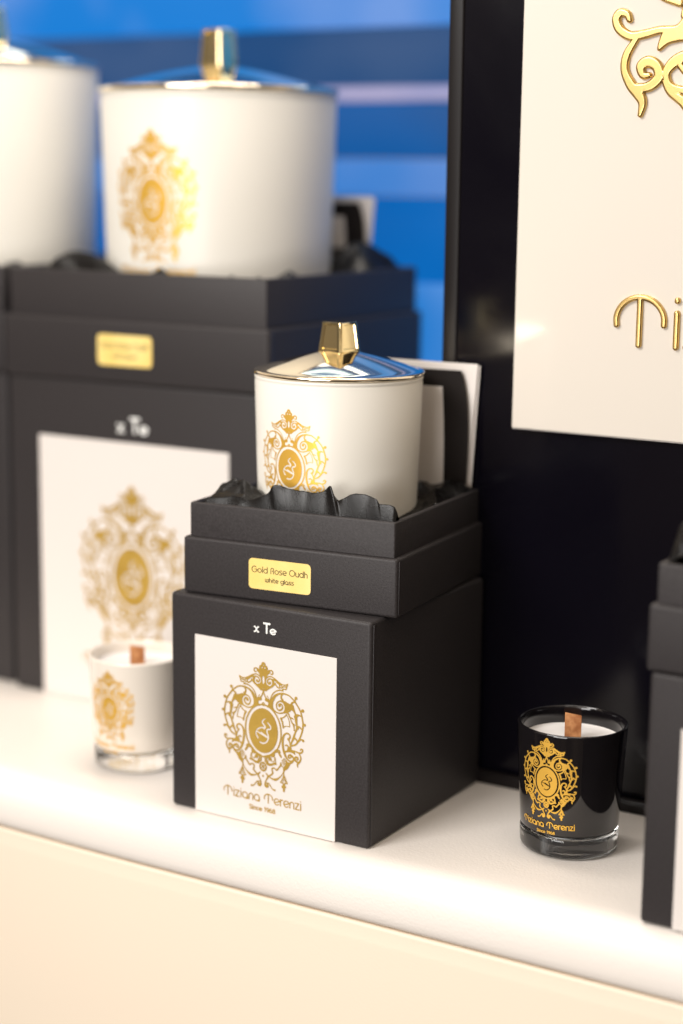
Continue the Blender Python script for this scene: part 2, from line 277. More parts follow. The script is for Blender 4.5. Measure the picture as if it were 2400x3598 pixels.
EMB=[('P',[(0.5,294.5),(8.5,293.0),(11.5,285.5),(17.5,282.0),(21.0,274.0),(20.0,266.0),(30.0,268.0),(33.0,258.5),(24.5,251.0),(18.5,242.0),(14.5,232.0),(1.0,229.5)],0,0,1),
('S',[(0.0,286.0),(0.0,286.0)],5.6,1,1),
('S',[(7.0,274.5),(7.0,274.5)],6.9,1,1),
('S',[(32.0,267.5),(40.0,268.5),(46.0,264.5),(47.0,257.5),(43.0,252.5),(37.0,253.0)],3.6,0,1),
('P',[(1.0,242.5),(15.5,234.5),(13.0,225.5),(13.0,212.5),(18.5,203.5),(34.0,199.5),(43.0,207.5),(47.5,216.5),(58.5,214.5),(54.0,206.5),(43.0,197.0),(30.5,188.5),(21.5,182.5),(14.0,175.5),(6.5,177.0),(1.0,173.5)],0,0,1),
('P',[(48.5,212.0),(54.0,228.5),(44.5,232.0),(43.0,224.0)],0,0,1),
('S',[(14.5,232.0),(24.5,239.0),(35.5,242.5),(46.5,240.0),(59.0,234.5),(75.5,224.5),(92.0,217.5),(106.5,216.0),(119.0,220.5)],3.3,0,1),
('S',[(121.0,221.5),(116.5,210.5),(113.0,199.0),(97.5,198.0),(97.5,191.5)],[3.9,3.9,3.3,2.9,2.6],0,1),
('S',[(58.5,217.0),(63.0,208.0),(76.0,199.0),(82.0,202.5)],3.9,0,1),
('S',[(82.0,202.5),(90.0,201.5),(97.5,207.5),(114.5,209.5)],3.3,0,1),
('S',[(54.0,233.5),(63.0,227.0),(70.0,220.5),(79.5,214.0),(82.0,205.0)],[6.5,5.6,4.6,3.6,3.3],0,1),
('S',[(79.5,220.0),(90.0,211.0),(95.5,207.0)],2.6,0,1),
('S',[(50.5,212.5),(48.5,223.0),(43.0,230.0),(35.5,232.0),(26.5,229.0),(21.0,222.0),(22.0,212.5),(28.5,209.0),(35.0,213.0),(34.0,217.5)],4.2,0,1),
('S',[(31.5,214.0),(31.5,214.0)],7.8,0,1),
('S',[(-5.0,176.5),(-3.5,181.5),(1.5,184.5),(6.5,183.0),(8.0,178.5)],1.6,1,0),
('S',[(98.0,190.0),(84.5,191.0),(70.0,186.5),(55.5,177.5),(45.0,165.0),(37.5,149.5),(34.0,133.0),(36.0,117.5),(41.5,104.0)],[3.9,3.9,3.3,2.9,2.9,2.6,2.6,2.6,2.3],0,1),
('S',[(158.0,153.5),(142.5,165.0),(130.0,173.5),(113.5,177.5),(95.5,178.0),(77.5,173.5),(61.0,163.5),(50.5,150.0),(44.0,136.5),(42.5,123.5),(45.0,111.0),(52.5,100.0),(65.5,92.5),(80.0,90.0),(96.0,94.0),(116.0,99.5)],[4.2,4.2,4.2,4.6,5.6,6.2,9.1,12.1,12.7,10.8,7.2,4.6,3.9,3.9,4.2,4.9],0,1),
('S',[(116.0,99.5),(125.0,96.5),(130.5,86.0),(136.0,76.0),(141.5,63.0),(150.5,52.0),(154.5,38.0),(155.5,27.5)],[6.5,5.6,3.9,3.6,3.6,4.9,4.2,3.9],0,1),
('P',[(92.0,147.5),(106.5,146.5),(121.0,141.5),(135.5,137.5),(142.5,141.5),(148.0,133.0),(146.5,126.5),(154.5,112.5),(160.0,96.0),(153.0,105.5),(143.0,113.5),(125.0,109.0),(116.0,101.0),(101.5,97.0),(107.0,110.5),(107.0,123.0),(102.0,133.5),(94.0,140.0),(81.5,141.0),(74.0,139.0)],0,0,1),
('S',[(88.5,145.5),(74.0,138.0),(66.5,127.5),(66.5,115.0),(71.5,106.0),(80.0,103.0),(90.5,107.5),(96.5,116.5),(94.5,126.5),(87.0,131.5),(78.5,128.0),(78.0,121.5),(83.0,120.5)],[3.9,3.9,3.6,3.9,4.6,5.6,5.6,4.9,4.2,3.9,3.9,4.2,4.9],0,1),
('S',[(82.0,125.0),(82.0,125.0)],9.8,0,1),
('S',[(156.0,155.0),(166.0,142.5),(177.0,128.5),(186.0,113.0),(191.5,96.5),(195.0,81.5),(198.0,66.5),(198.0,50.5),(195.5,34.5),(190.5,17.5),(183.5,0.5),(173.5,-18.5),(160.5,-33.5),(144.0,-41.0)],[6.5,4.9,4.6,4.9,5.2,5.2,5.6,5.6,5.6,5.2,5.2,5.6,5.9,4.9],0,1),
('S',[(148.0,133.0),(153.5,115.5),(161.0,97.5),(165.0,82.5),(166.5,67.0),(168.5,48.5),(167.0,35.5),(161.0,20.5),(154.5,3.5),(149.5,-11.5),(144.0,-22.0),(138.5,-35.5)],[4.9,5.6,5.9,8.2,5.6,5.9,6.5,5.6,7.2,8.2,5.6,5.9],0,1),
('S',[(96.5,176.5),(89.5,166.0),(90.5,155.0),(96.5,151.5)],[4.9,5.6,5.9,7.2],0,1),
('S',[(157.0,152.0),(144.5,146.0),(139.0,137.0),(144.5,132.5)],[4.9,5.6,5.9,7.2],0,1),
('S',[(161.0,93.0),(172.0,98.0),(188.0,95.0)],[8.2,5.6,3.6],0,1),
('S',[(164.5,87.5),(173.5,93.5)],[6.5,2.6],0,1),
('S',[(168.5,42.5),(179.5,47.5),(192.0,38.5)],[8.2,5.9,3.6],0,1),
('S',[(172.5,39.0),(172.5,39.0)],9.1,0,1),
('S',[(146.0,-16.0),(156.5,-5.5),(165.5,-11.0),(173.0,-21.0)],[4.9,7.2,5.9,3.9],0,1),
('S',[(163.0,168.5),(163.0,168.5)],12.4,0,1),
('S',[(160.5,165.0),(156.0,153.5)],4.2,0,1),
('S',[(196.5,119.5),(196.5,119.5)],13.1,0,1),
('S',[(195.0,116.0),(186.0,116.0)],4.9,0,1),
('S',[(206.0,60.0),(206.0,60.0)],11.1,0,1),
('S',[(206.0,58.5),(197.5,54.5)],4.2,0,1),
('S',[(199.5,-9.5),(199.5,-9.5)],9.8,0,1),
('S',[(199.5,-8.0),(192.5,-5.5),(183.5,-9.5),(174.5,-19.0)],[5.9,4.9,4.9,4.9],0,1),
('S',[(132.5,80.0),(141.5,79.5),(151.0,76.0)],[4.2,3.6,1.6],0,1),
('S',[(145.0,57.0),(152.5,54.5),(158.5,51.0)],[4.2,3.3,1.3],0,1),
('S',[(154.5,90.0),(158.5,81.5),(162.0,66.5),(164.0,51.0)],[1.6,4.2,3.6,2.0],0,1),
('S',[(117.0,101.0),(132.0,107.5),(136.0,111.5)],[2.3,3.3,1.3],0,1),
('S',[(85.5,68.5),(100.0,74.5),(110.5,83.5),(116.5,91.5)],[3.3,3.6,3.3,2.3],0,1),
('S',[(89.0,69.0),(96.5,52.0),(100.5,30.5)],[7.2,5.6,4.9],0,1),
('S',[(117.0,90.0),(125.0,76.0),(131.0,58.0),(133.0,40.0)],1.5,0,1),
('S',[(100.0,31.0),(107.5,37.0),(116.5,40.0),(132.5,39.5)],[3.3,2.0,1.6,1.6],0,1),
('S',[(1.5,167.5),(9.0,151.0),(13.0,147.0)],[4.2,3.6,3.9],0,1),
('S',[(16.0,138.0),(16.0,138.0)],15.0,0,1),
('P',[(21.5,143.5),(29.0,141.5),(32.5,126.5),(37.0,111.5),(41.5,104.0),(27.0,106.5),(18.0,108.0),(25.0,117.5),(25.0,127.0),(19.5,132.0)],0,0,1),
('S',[(19.0,154.5),(24.0,149.0)],2.0,0,1),
('S',[(11.5,54.5),(-1.0,45.5),(-4.5,35.5),(4.5,25.0),(9.5,16.0),(4.5,9.5)],[2.9,6.5,7.5,8.2,8.2,6.5],1,0),
('S',[(7.0,13.5),(-11.0,12.0),(-27.5,3.0),(-36.0,-11.0),(-34.5,-23.5),(-26.0,-35.5)],[6.5,6.5,6.2,6.2,6.5,7.2],1,0),
('S',[(19.5,40.0),(29.0,32.5),(37.0,22.5),(34.5,12.0),(21.0,8.5),(18.5,-1.5),(23.0,-12.0),(26.0,-24.0),(23.0,-37.5),(15.0,-48.5),(0.0,-55.5),(-15.5,-53.0)],[3.3,6.5,7.2,7.2,7.5,7.5,7.2,7.2,7.5,6.9,7.2,6.9],1,0),
('S',[(-34.0,-6.5),(23.0,-28.0)],5.6,1,0),
('S',[(-12.0,-8.5),(22.0,-24.5)],5.6,1,0),
('S',[(128.5,-14.5),(135.0,-4.0),(130.0,6.5),(118.5,9.0),(107.0,1.5),(100.0,-13.0),(98.0,-31.0),(99.0,-48.5),(103.5,-70.0),(112.0,-90.5),(123.0,-104.5),(135.5,-109.5),(148.5,-106.0),(152.5,-96.0),(146.5,-87.5),(135.5,-83.0),(127.5,-88.5),(127.5,-95.5),(134.5,-96.0),(141.0,-90.0)],[7.2,5.6,5.2,5.2,6.2,8.2,8.5,8.2,9.1,7.8,5.6,4.9,4.6,4.9,7.2,7.2,5.6,4.9,4.2,3.3],0,1),
('S',[(124.0,-14.5),(131.5,-25.0),(136.0,-37.0),(138.0,-51.0)],[5.6,3.6,4.9,6.5],0,1),
('S',[(113.0,-45.0),(119.0,-42.5),(126.0,-48.0),(127.0,-57.0)],[4.9,4.6,4.9,6.5],0,1),
('P',[(126.0,-48.0),(137.0,-51.0),(144.5,-59.0),(155.0,-62.0),(160.0,-77.0),(151.5,-72.0),(137.0,-70.0),(122.5,-72.0),(108.0,-77.0),(105.5,-71.0),(119.0,-66.0)],0,0,1),
('S',[(144.5,-62.5),(159.0,-62.0),(171.5,-64.5),(184.0,-66.0),(194.0,-60.5),(197.5,-52.5),(194.5,-47.5),(188.5,-48.5),(186.0,-53.0)],[4.9,4.2,4.9,5.6,5.6,5.2,4.9,4.2,2.9],0,1),
('S',[(178.5,-67.0),(187.0,-80.0),(188.5,-92.5),(182.5,-104.5),(176.0,-111.5),(172.0,-119.0),(173.5,-128.5)],[2.6,4.6,4.9,6.5,7.2,4.9,2.0],0,1),
('S',[(181.0,-107.0),(168.0,-106.5),(159.0,-99.5),(160.5,-90.5),(168.0,-86.5),(174.5,-90.0),(172.5,-97.0),(167.0,-97.0)],[4.9,5.9,6.5,6.9,7.2,5.9,3.9,2.3],0,1),
('P',[(114.0,-107.5),(126.5,-117.5),(144.5,-110.5),(154.5,-102.0),(150.0,-112.0),(137.5,-122.5),(127.5,-138.5),(121.5,-147.0),(105.0,-157.0),(102.0,-146.5),(111.5,-133.5),(115.0,-122.0)],0,0,1),
('S',[(94.0,-116.0),(107.5,-101.5)],1.1,0,1),
('S',[(95.5,-123.0),(111.0,-106.0)],1.1,0,1),
('S',[(98.5,-129.0),(111.0,-114.5)],1.1,0,1),
('S',[(103.5,-133.5),(111.5,-122.5)],1.1,0,1),
('S',[(108.0,-152.0),(104.0,-162.0),(105.5,-178.0)],[8.2,4.2,1.6],0,1),
('P',[(105.0,-175.0),(110.5,-186.5),(100.0,-188.5)],0,0,1),
('S',[(100.0,-190.0),(93.5,-204.0),(89.0,-210.5),(98.0,-213.5)],[2.3,2.6,3.9,2.3],0,1),
('S',[(113.0,-187.5),(116.5,-200.0),(122.0,-210.0),(110.5,-211.5)],[2.3,2.6,3.9,2.3],0,1),
('S',[(106.5,-191.5),(100.5,-206.0),(104.5,-219.5)],1.6,0,1),
('S',[(106.5,-191.5),(112.0,-204.0),(109.0,-219.0)],1.6,0,1),
('S',[(100.0,-229.5),(100.0,-229.5)],11.0,0,1),
('S',[(110.5,-228.0),(110.5,-228.0)],10.2,0,1),
('S',[(105.0,-221.0),(105.5,-247.0)],[10.6,7.2],0,1),
('S',[(102.5,-144.0),(94.0,-137.0),(88.5,-126.5)],[2.9,2.6,4.9],0,1),
('S',[(88.5,-126.5),(88.5,-136.5),(79.5,-149.0),(68.5,-161.0),(57.5,-155.0),(46.5,-158.0),(46.0,-168.5),(48.5,-179.0),(36.0,-191.0),(25.5,-198.0)],[4.9,5.6,4.6,5.2,3.9,4.9,4.6,5.6,4.9,8.2],0,1),
('S',[(103.0,-164.0),(94.5,-178.5),(80.0,-194.0),(63.5,-204.5),(48.5,-204.0),(34.0,-199.5)],[2.3,2.0,4.6,8.5,5.6,2.3],0,1),
('S',[(14.5,-185.5),(25.5,-197.0),(17.5,-212.5),(11.5,-226.5),(10.0,-238.0)],[2.9,6.5,4.2,4.2,4.2],0,1),
('S',[(11.5,-226.5),(10.5,-239.5),(19.0,-245.0),(26.0,-238.5),(22.0,-230.0)],[4.7,5.5,7.2,5.5,2.5],0,1),
('S',[(17.5,-239.5),(17.5,-239.5)],10.2,0,1),
('S',[(14.0,-228.0),(28.5,-227.5),(38.0,-238.0),(47.5,-249.0),(59.5,-252.0)],[2.5,3.0,3.0,3.0,6.4],0,1),
('S',[(10.0,-110.0),(10.5,-131.5)],4.2,0,1),
('P',[(10.0,-108.5),(35.5,-98.0),(53.5,-82.0),(67.0,-70.0),(70.0,-82.5),(59.0,-86.0),(57.5,-101.5),(44.5,-106.0),(35.5,-104.5),(10.0,-112.5)],0,0,1),
('S',[(41.0,-123.0),(34.5,-112.5),(23.5,-113.0),(17.5,-122.5),(22.5,-129.5)],[5.6,6.5,4.2,4.2,4.9],0,1),
('S',[(32.5,-120.5),(32.5,-120.5)],11.1,0,1),
('S',[(42.5,-106.5),(60.0,-108.0),(64.0,-131.5)],[2.3,1.6,1.6],0,1),
('S',[(44.5,-128.5),(57.5,-123.0),(57.5,-108.5)],1.6,0,1),
('P',[(8.0,-132.0),(24.5,-131.5),(28.0,-138.5),(43.0,-137.5),(61.0,-129.5),(68.5,-136.5),(54.0,-140.5),(39.0,-147.5),(22.5,-147.0),(15.5,-138.5)],0,0,1),
('S',[(72.0,-74.0),(82.0,-73.5)],4.9,0,1),
('S',[(64.5,-83.0),(86.5,-79.5)],3.6,0,1),
('S',[(81.0,-86.5),(90.0,-98.5)],7.5,0,1)]

EMB+=[('E',[(0,0),(73,97)],0,0,0),('E',[(0,0),(90,114)],5,0,0),('S',[(0,293),(0,280)],[10,14],0,0),
 ('E',[(0,222),(6,17)],0,1,0),('E',[(0,222),(1.5,8)],2,0,0),('E',[(0,116.5),(5,6)],3,0,0),('E',[(0,177.5),(3,3)],0,0,0),
 ('E',[(0,-158.5),(15.5,18)],5,0,0),('E',[(0,-158.5),(3,3)],2,0,0),('E',[(0,-199.7),(3.5,4)],0,0,0)]
for a in range(6):
    a=rad(60*a+30); EMB.append(('L',[(5*math.cos(a),-158.5+5*math.sin(a)),(12*math.cos(a),-158.5+15*math.sin(a))],2.2,0,0))
EMB_G=EMB+[('E',[(0,0),(80,104)],7,1,0)]     # solid print on glass keeps a dark ring round the oval
FIELD={}
def field(kind,nx,grow):
    k=(kind,nx,grow)
    if k not in FIELD: FIELD[k]=raster(EMB if kind=='l' else EMB_G,-232,232,-256,306,nx,True,grow)
    return FIELD[k]
# ---- stroke lettering (x height 1)
def arc(cx,cy,rx,ry,a0,a1,n=9): return [(cx+rx*math.cos(rad(a0+(a1-a0)*i/n)),cy+ry*math.sin(rad(a0+(a1-a0)*i/n))) for i in range(n+1)]
O_=lambda cx,cy,r:('o',arc(cx,cy,r,r,0,360,20))
GL={
'T':([arc(.80,.72,.78,.70,192,-8,12),[(.78,1.42),(.78,0)]],1.84),
'Y':([[(.0,1.42),(.95,1.42)],[(.47,1.42),(.47,0)]],1.05),
'i':([[(.1,1),(.1,0)],[(.1,1.36),(.1,1.38)]],.36),
'z':([[(.0,.98),(.66,.98),(.02,.02),(.72,.02)]],.88),
'a':([arc(.5,.5,.48,.48,0,360,18),[(.98,.5),(.98,.02),(.55,.02)]],1.2),
'n':([[(.04,0),(.04,.55)]+arc(.40,.62,.36,.36,180,0,8)[1:]+[(.76,0)]],.98),
'e':([arc(.5,.5,.48,.48,-42,-345,16)+[(.12,.36)]],1.1),
'r':([[(.05,0),(.05,1)],arc(.42,.58,.38,.40,180,75,6)],.62),
'G':([arc(.72,.72,.70,.70,48,360,18)+[(.78,.72)]],1.62),
'o':([arc(.5,.5,.48,.48,0,360,18)],1.18),
'l':([[(.08,1.45),(.08,0)]],.34),
'd':([arc(.5,.5,.48,.48,0,360,18),[(.98,1.45),(.98,0)]],1.22),
'R':([[(.05,0),(.05,1.0)]+arc(.42,1.02,.38,.38,180,-60,8)[1:]+[(.45,.72)],[(.45,.72),(.72,.5),(.82,0)]],1.08),
's':([[(.70,.98),(.28,.98),(.06,.76),(.28,.53),(.52,.50),(.72,.26),(.50,.02),(.02,.02)]],.92),
'O':([arc(.72,.72,.70,.70,0,360,22)],1.62),
'u':([[(.04,1),(.04,.4)]+arc(.42,.40,.38,.38,180,360,8)[1:]+[(.80,1),(.80,0)]],1.04),
'h':([[(.04,1.45),(.04,0)],arc(.40,.60,.36,.38,180,0,8)+[(.76,0)]],.98),
'w':([[(.04,1),(.04,.35)]+arc(.32,.33,.28,.30,180,360,6)[1:]+[(.60,1)],[(.60,.35)]+arc(.88,.33,.28,.30,180,360,6)[1:]+[(1.16,1)]],1.4),
't':([[(.22,1.4),(.22,.2),(.34,.03),(.56,.02)],[(.0,.98),(.5,.98)]],.74),
'g':([arc(.5,.5,.48,.48,0,360,18),[(.98,1),(.98,-.1)]+arc(.56,-.1,.42,.36,0,-150,7)[1:]],1.2),
'S':([[(.82,1.3),(.45,1.42),(.12,1.22),(.14,.90),(.48,.74),(.82,.54),(.80,.16),(.45,.0),(.08,.12)]],1.05),
'c':([arc(.46,.5,.44,.48,48,312,12)],.94),
'1':([[(.02,1.12),(.28,1.42),(.28,0)]],.62),
'9':([arc(.45,.98,.42,.42,0,360,14),[(.87,.98),(.78,.4),(.4,0)]],1.04),
'6':([arc(.45,.44,.42,.42,0,360,14),[(.03,.44),(.12,1.0),(.5,1.42)]],1.04),
'8':([arc(.45,.40,.42,.40,0,360,14),arc(.45,1.10,.33,.31,0,360,12)],1.04),
' ':([],.62),
'X':([[(.0,1),(.22,.97),(.75,.03),(1.0,0)],[(.98,1),(.78,.97),(.25,.03),(.0,0)]],1.2),
}
def text_shapes(s,wt,gap=0.,corner='zX'):
    x=0;o=[]
    for ch in s:
        st,adv=GL[ch]
        for p in st:
            q=[(a+x,b) for a,b in p]
            o.append(('L' if ch in 'z' or len(q)==2 else 'S',q,wt,0,0))
        x+=adv+gap
    return o,x-gap
def lettering(name,s,mapk,x0,x1,z0,xh,wt,m,parent,nx=240,grow=0,prof=None,wall=None,gap=.04,loc=(0,0,0),rz=0):
    """writes s between emblem-unit x0..x1 on baseline z0 with x height xh"""
    sh,W=text_shapes(s,wt,gap); k=(x1-x0)/(W-.1); r=k/xh
    F,gx,gy=raster([(a,[(p[0]*r,p[1]) for p in b],c,d,e) for a,b,c,d,e in sh],-.15,(W)*r+.1,-.62,1.62,nx,False,grow)
    v,f=grid_mesh(F,gx,gy,lambda x,y,h: mapk(x0+x*xh,z0+y*xh,h),prof,wall)
    return mobj(name,v,f,m,parent,loc,rz,True,None)
def print_block(parent,mapf,kind='l',nx=420,grow=.9,m=None,text=True):
    F,gx,gy=field(kind,nx,grow)
    v,f=grid_mesh(F,gx,gy,mapf)
    mobj('emblem',v,f,m,parent,smooth=True,angle=None)
    if text:
        wt=.17 if kind=='l' else .24
        lettering('brand_lettering','Tiziana Terenzi',mapf,-202,194,-316,28,wt,m,parent,nx=360)
        lettering('year_lettering','Since 1968',mapf,-70,62,-357,13,.30,m,parent,nx=200,gap=.1)
# ================================================================== SETTING
def yoff(x): return .045*max(0,-x-1.1)**1.5*.6
prof=[(6.0,0),(3.0,0),(1.0,0),(.3,0),(.1,0),(.0,-.0005),(-.04,-.003),(-.075,-.012),(-.105,-.03),(-.128,-.056),(-.143,-.09),(-.150,-.125),(-.153,-.165),(-.152,-.20),(-.148,-.225),(-.138,-.242),(-.118,-.251),(-.09,-.253)]
xs=[-8+.15*i for i in range(88)]
v=[];f=[]
for x in xs:
    for y,z in prof: v.append((x,y+yoff(x),z))
n=len(prof)
for i in range(len(xs)-1):
    for j in range(n-1): f.append((i*n+j,i*n+j+1,(i+1)*n+j+1,(i+1)*n+j))
shelf=mobj('shelf',v,f,LEATHER,angle=80); shelf['kind']='structure'
prof=[(-.09,-.258),(-.135,-.258),(-.1385,-.262),(-.1395,-.27),(-.1395,-.318),(-.1405,-.322),(-.1405,-.34),(-.141,-.345),(-.147,-2.5),(-.147,-6)]
v=[];f=[];n=len(prof)
for x in xs:
    for y,z in prof: v.append((x,y+yoff(x),z))
for i in range(len(xs)-1):
    for j in range(n-1): f.append((i*n+j,i*n+j+1,(i+1)*n+j+1,(i+1)*n+j))
front=mobj('counter_front',v,f,CREAM,angle=80); front['kind']='structure'
# glowing blue wall behind the stacks
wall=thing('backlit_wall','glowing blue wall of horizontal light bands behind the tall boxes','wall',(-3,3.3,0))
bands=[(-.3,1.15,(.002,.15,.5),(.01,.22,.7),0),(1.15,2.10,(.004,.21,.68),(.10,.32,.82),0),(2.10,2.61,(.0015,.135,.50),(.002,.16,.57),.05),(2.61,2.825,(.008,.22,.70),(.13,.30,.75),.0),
 (2.825,3.16,(.001,.09,.33),(.002,.11,.40),.06),(3.25,3.59,(.004,.065,.22),(.05,.11,.26),.05),(3.59,4.15,(.006,.24,.78),(.17,.36,.85),0),(4.15,4.75,(.002,.09,.34),(.01,.13,.4),.04),(4.87,5.25,(.001,.05,.2),(.002,.08,.28),.04),(5.37,6.0,(.004,.1,.34),(.02,.2,.5),0),(6.0,7.0,(.001,.02,.06),(.002,.04,.1),0)]  # topmost dark bands added above view to break up the lid reflections
bmobj('light_tube',box_bm(-6,4.2,-.05,.2,4.76,4.86,.03),mat('white light tube',(.8,.8,.8),.4,emit=(.8,.92,1.0),estr=2.6),wall)  # emissive strip added above view to put a white streak on the lids
bmobj('light_tube',box_bm(-6,4.2,-.05,.2,5.26,5.36,.03),mat('pale light tube',(.8,.8,.8),.4,emit=(.55,.8,1.0),estr=1.6),wall)  # second strip added for the lid reflections only
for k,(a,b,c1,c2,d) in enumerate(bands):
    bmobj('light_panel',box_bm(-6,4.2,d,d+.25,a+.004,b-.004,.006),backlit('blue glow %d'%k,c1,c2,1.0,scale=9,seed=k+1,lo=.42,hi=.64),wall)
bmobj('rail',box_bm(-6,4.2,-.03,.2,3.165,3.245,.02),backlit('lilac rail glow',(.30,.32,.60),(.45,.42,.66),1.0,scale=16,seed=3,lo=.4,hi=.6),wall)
# black panel with a plinth
pan=thing('display_panel','tall black glossy display panel standing behind the boxes and the sign','panel',(0,1.03,0))
bmobj('panel_sheet',box_bm(-.18,3.6,0,.14,.0,6.2,.006),PANEL,pan)
bmobj('edge_trim',box_bm(-.255,-.182,.0,.12,.0,6.2,.01),TRIM,pan)
bmobj('plinth',box_bm(-.17,3.6,-.035,-.003,.001,.062,.006),TRIM,pan)
# ================================================================== THINGS
def cover(name,label,x,y,rz,W,D,H,group,lab,txt,k,stripes=True):
    """deep box cover; origin front-right bottom corner"""
    t=thing('gift_box',label,'gift box',(x,y,0),rz,group)
    b=bmobj('body',box_bm(-W,0,0,D,.001,H,.016*(.7+.3*W),4),PAPER,t)
    bmobj('paper_flap',box_bm(-.004,.0035,.018,.026*W,.012,H-.014,.0015,2),PAPER,t)
    l0,l1,h=lab
    la=bmobj('label',box_bm(l0,l1,-.0035,.002,.003,h,.001,1),WHITEP,t)
    return t,la
def base(name,label,x,y,z,rz,W,D,lh,ins,th,group):
    t=thing('gift_box_tray',label,'box tray',(x,y,z),rz,group)
    bmobj('body',box_bm(-W,0,0,D,.001,lh,.014*(.7+.3*W),4),PAPER,t)
    bmobj('paper_flap',box_bm(-.004,.0035,.016,.026*W,.012,lh-.012,.0015,2),PAPER,t)
    bmobj('collar',frame_bm(-W+ins,-ins,ins,D-ins,lh+.001,lh+th,.024,.007),PAPER,t)
    return t
def sticker(parent,cx,cz,w,h,r,y=-.0025,text=None):
    bm=bmesh.new(); pts=rnd(cx+w/2-r,cz+h/2-r,r,0,90)+rnd(cx-w/2+r,cz+h/2-r,r,90,180)+rnd(cx-w/2+r,cz-h/2+r,r,180,270)+rnd(cx+w/2-r,cz-h/2+r,r,270,360)
    A=[bm.verts.new((a,y,b)) for a,b in pts]; B=[bm.verts.new((a,.002,b)) for a,b in pts]
    bm.faces.new(A); 
    for i in range(len(A)): j=(i+1)%len(A); bm.faces.new((A[i],B[i],B[j],A[j]))
    s=bmobj('sticker',bm,STICK,parent)
    if text:
        mp=lambda x,z,hh:(x,y-.0012,z)
        for nm,txt,x0,x1,z0,xh,wt in text:
            lettering(nm,txt,mp,x0,x1,z0,xh,wt,INKB,s,nx=420)
    return s
def candle(name,label,x,y,zb,zr,rb,rr,domeh,knob,phi,ez,ek,group,tilt=(0,0),kind='g',nx=420,text=True):
    t=thing(name,label,'candle',(x,y,zb),0,group); t.rotation_euler=(tilt[0],tilt[1],0)
    H=zr-zb; rj=rr*.985; rf=lambda z: rb+(rj-rb)*min(max(z/H,0),1)
    s=rr/.37
    pr=[(0,.002),(rb-.03*s,.002)]+rnd(rb-.03*s,.032*s,.03*s,-90,0,5)+[(rf(H*.5),H*.5),(rf(H-.045*s),H-.045*s),(rf(H)-.003*s,H-.040*s),(rf(H)-.003*s,H-.034*s),(rf(H),H-.029*s),(rf(H),H-.024*s),(rf(H)-.006*s,H-.018*s),(rf(H)-.03*s,H-.018*s),(0,H-.018*s)]
    v,f=lathe(pr,128); jar=mobj('jar',v,f,JAR,t,angle=50)
    ph=rad(phi)
    print_block(jar,cyl(ek,ph,ez-zb,rf,.0012),kind,nx,.6 if rr<.5 else 1.8,FOILG,text)
    z0=H-.016*s
    pr=[(0,z0),(rr-.012*s,z0)]+rnd(rr-.009*s,z0+.0085*s,.0095*s,-90,70,8)+[(rr*.972,z0+.0165*s)]+[(rr*.97*q/20,z0+.014*s+domeh*(1-(q/20)**1.45)) for q in range(19,-1,-1)]
    v,f=lathe(pr,128); lid=mobj('lid',v,f,LIDG,t,angle=50)
    # knob: flared square block on a short inverted foot, framed faces
    hd,hh,ht=knob; zk=z0+.014*s+domeh*.87; bm=bmesh.new()
    a=math.sqrt(.5)
    def ring(r,z): return [bm.verts.new((r*math.cos(rad(90*i)),r*math.sin(rad(90*i)),z)) for i in range(4)]
    R=[ring(hd*.97,zk-.012),ring(hd,zk-.008),ring(hd,zk+hh*.045),ring(ht,zk+hh*.985),ring(ht*.94,zk+hh)]
    side=[]
    for q,(A,B) in enumerate(zip(R,R[1:])):
        for i in range(4):
            j=(i+1)%4; fa=bm.faces.new((A[i],A[j],B[j],B[i]))
            if q==2: side.append(fa)
    bm.faces.new(R[-1]); bm.faces.new(R[0][::-1])
    bmesh.ops.recalc_face_normals(bm,faces=bm.faces)
    vert_e=[e for e in bm.edges if abs(e.verts[0].co.z-e.verts[1].co.z)>hh*.3]
    bmesh.ops.bevel(bm,geom=vert_e,offset=hd*.13,segments=4,profile=.5,affect='EDGES')
    big=[q for q in bm.faces if q.calc_area()>hd*hh*.4 and abs(q.normal.z)<.6]
    bmesh.ops.inset_individual(bm,faces=big,thickness=hd*.13,depth=0)
    bmesh.ops.inset_individual(bm,faces=big,thickness=hd*.035,depth=-hd*.045)
    ko=bmobj('knob',bm,GOLD,lid,rz=rad(-90)-math.atan2(CAM.x-x,-(CAM.y-y))*-1+rad(3),angle=25)
    return t
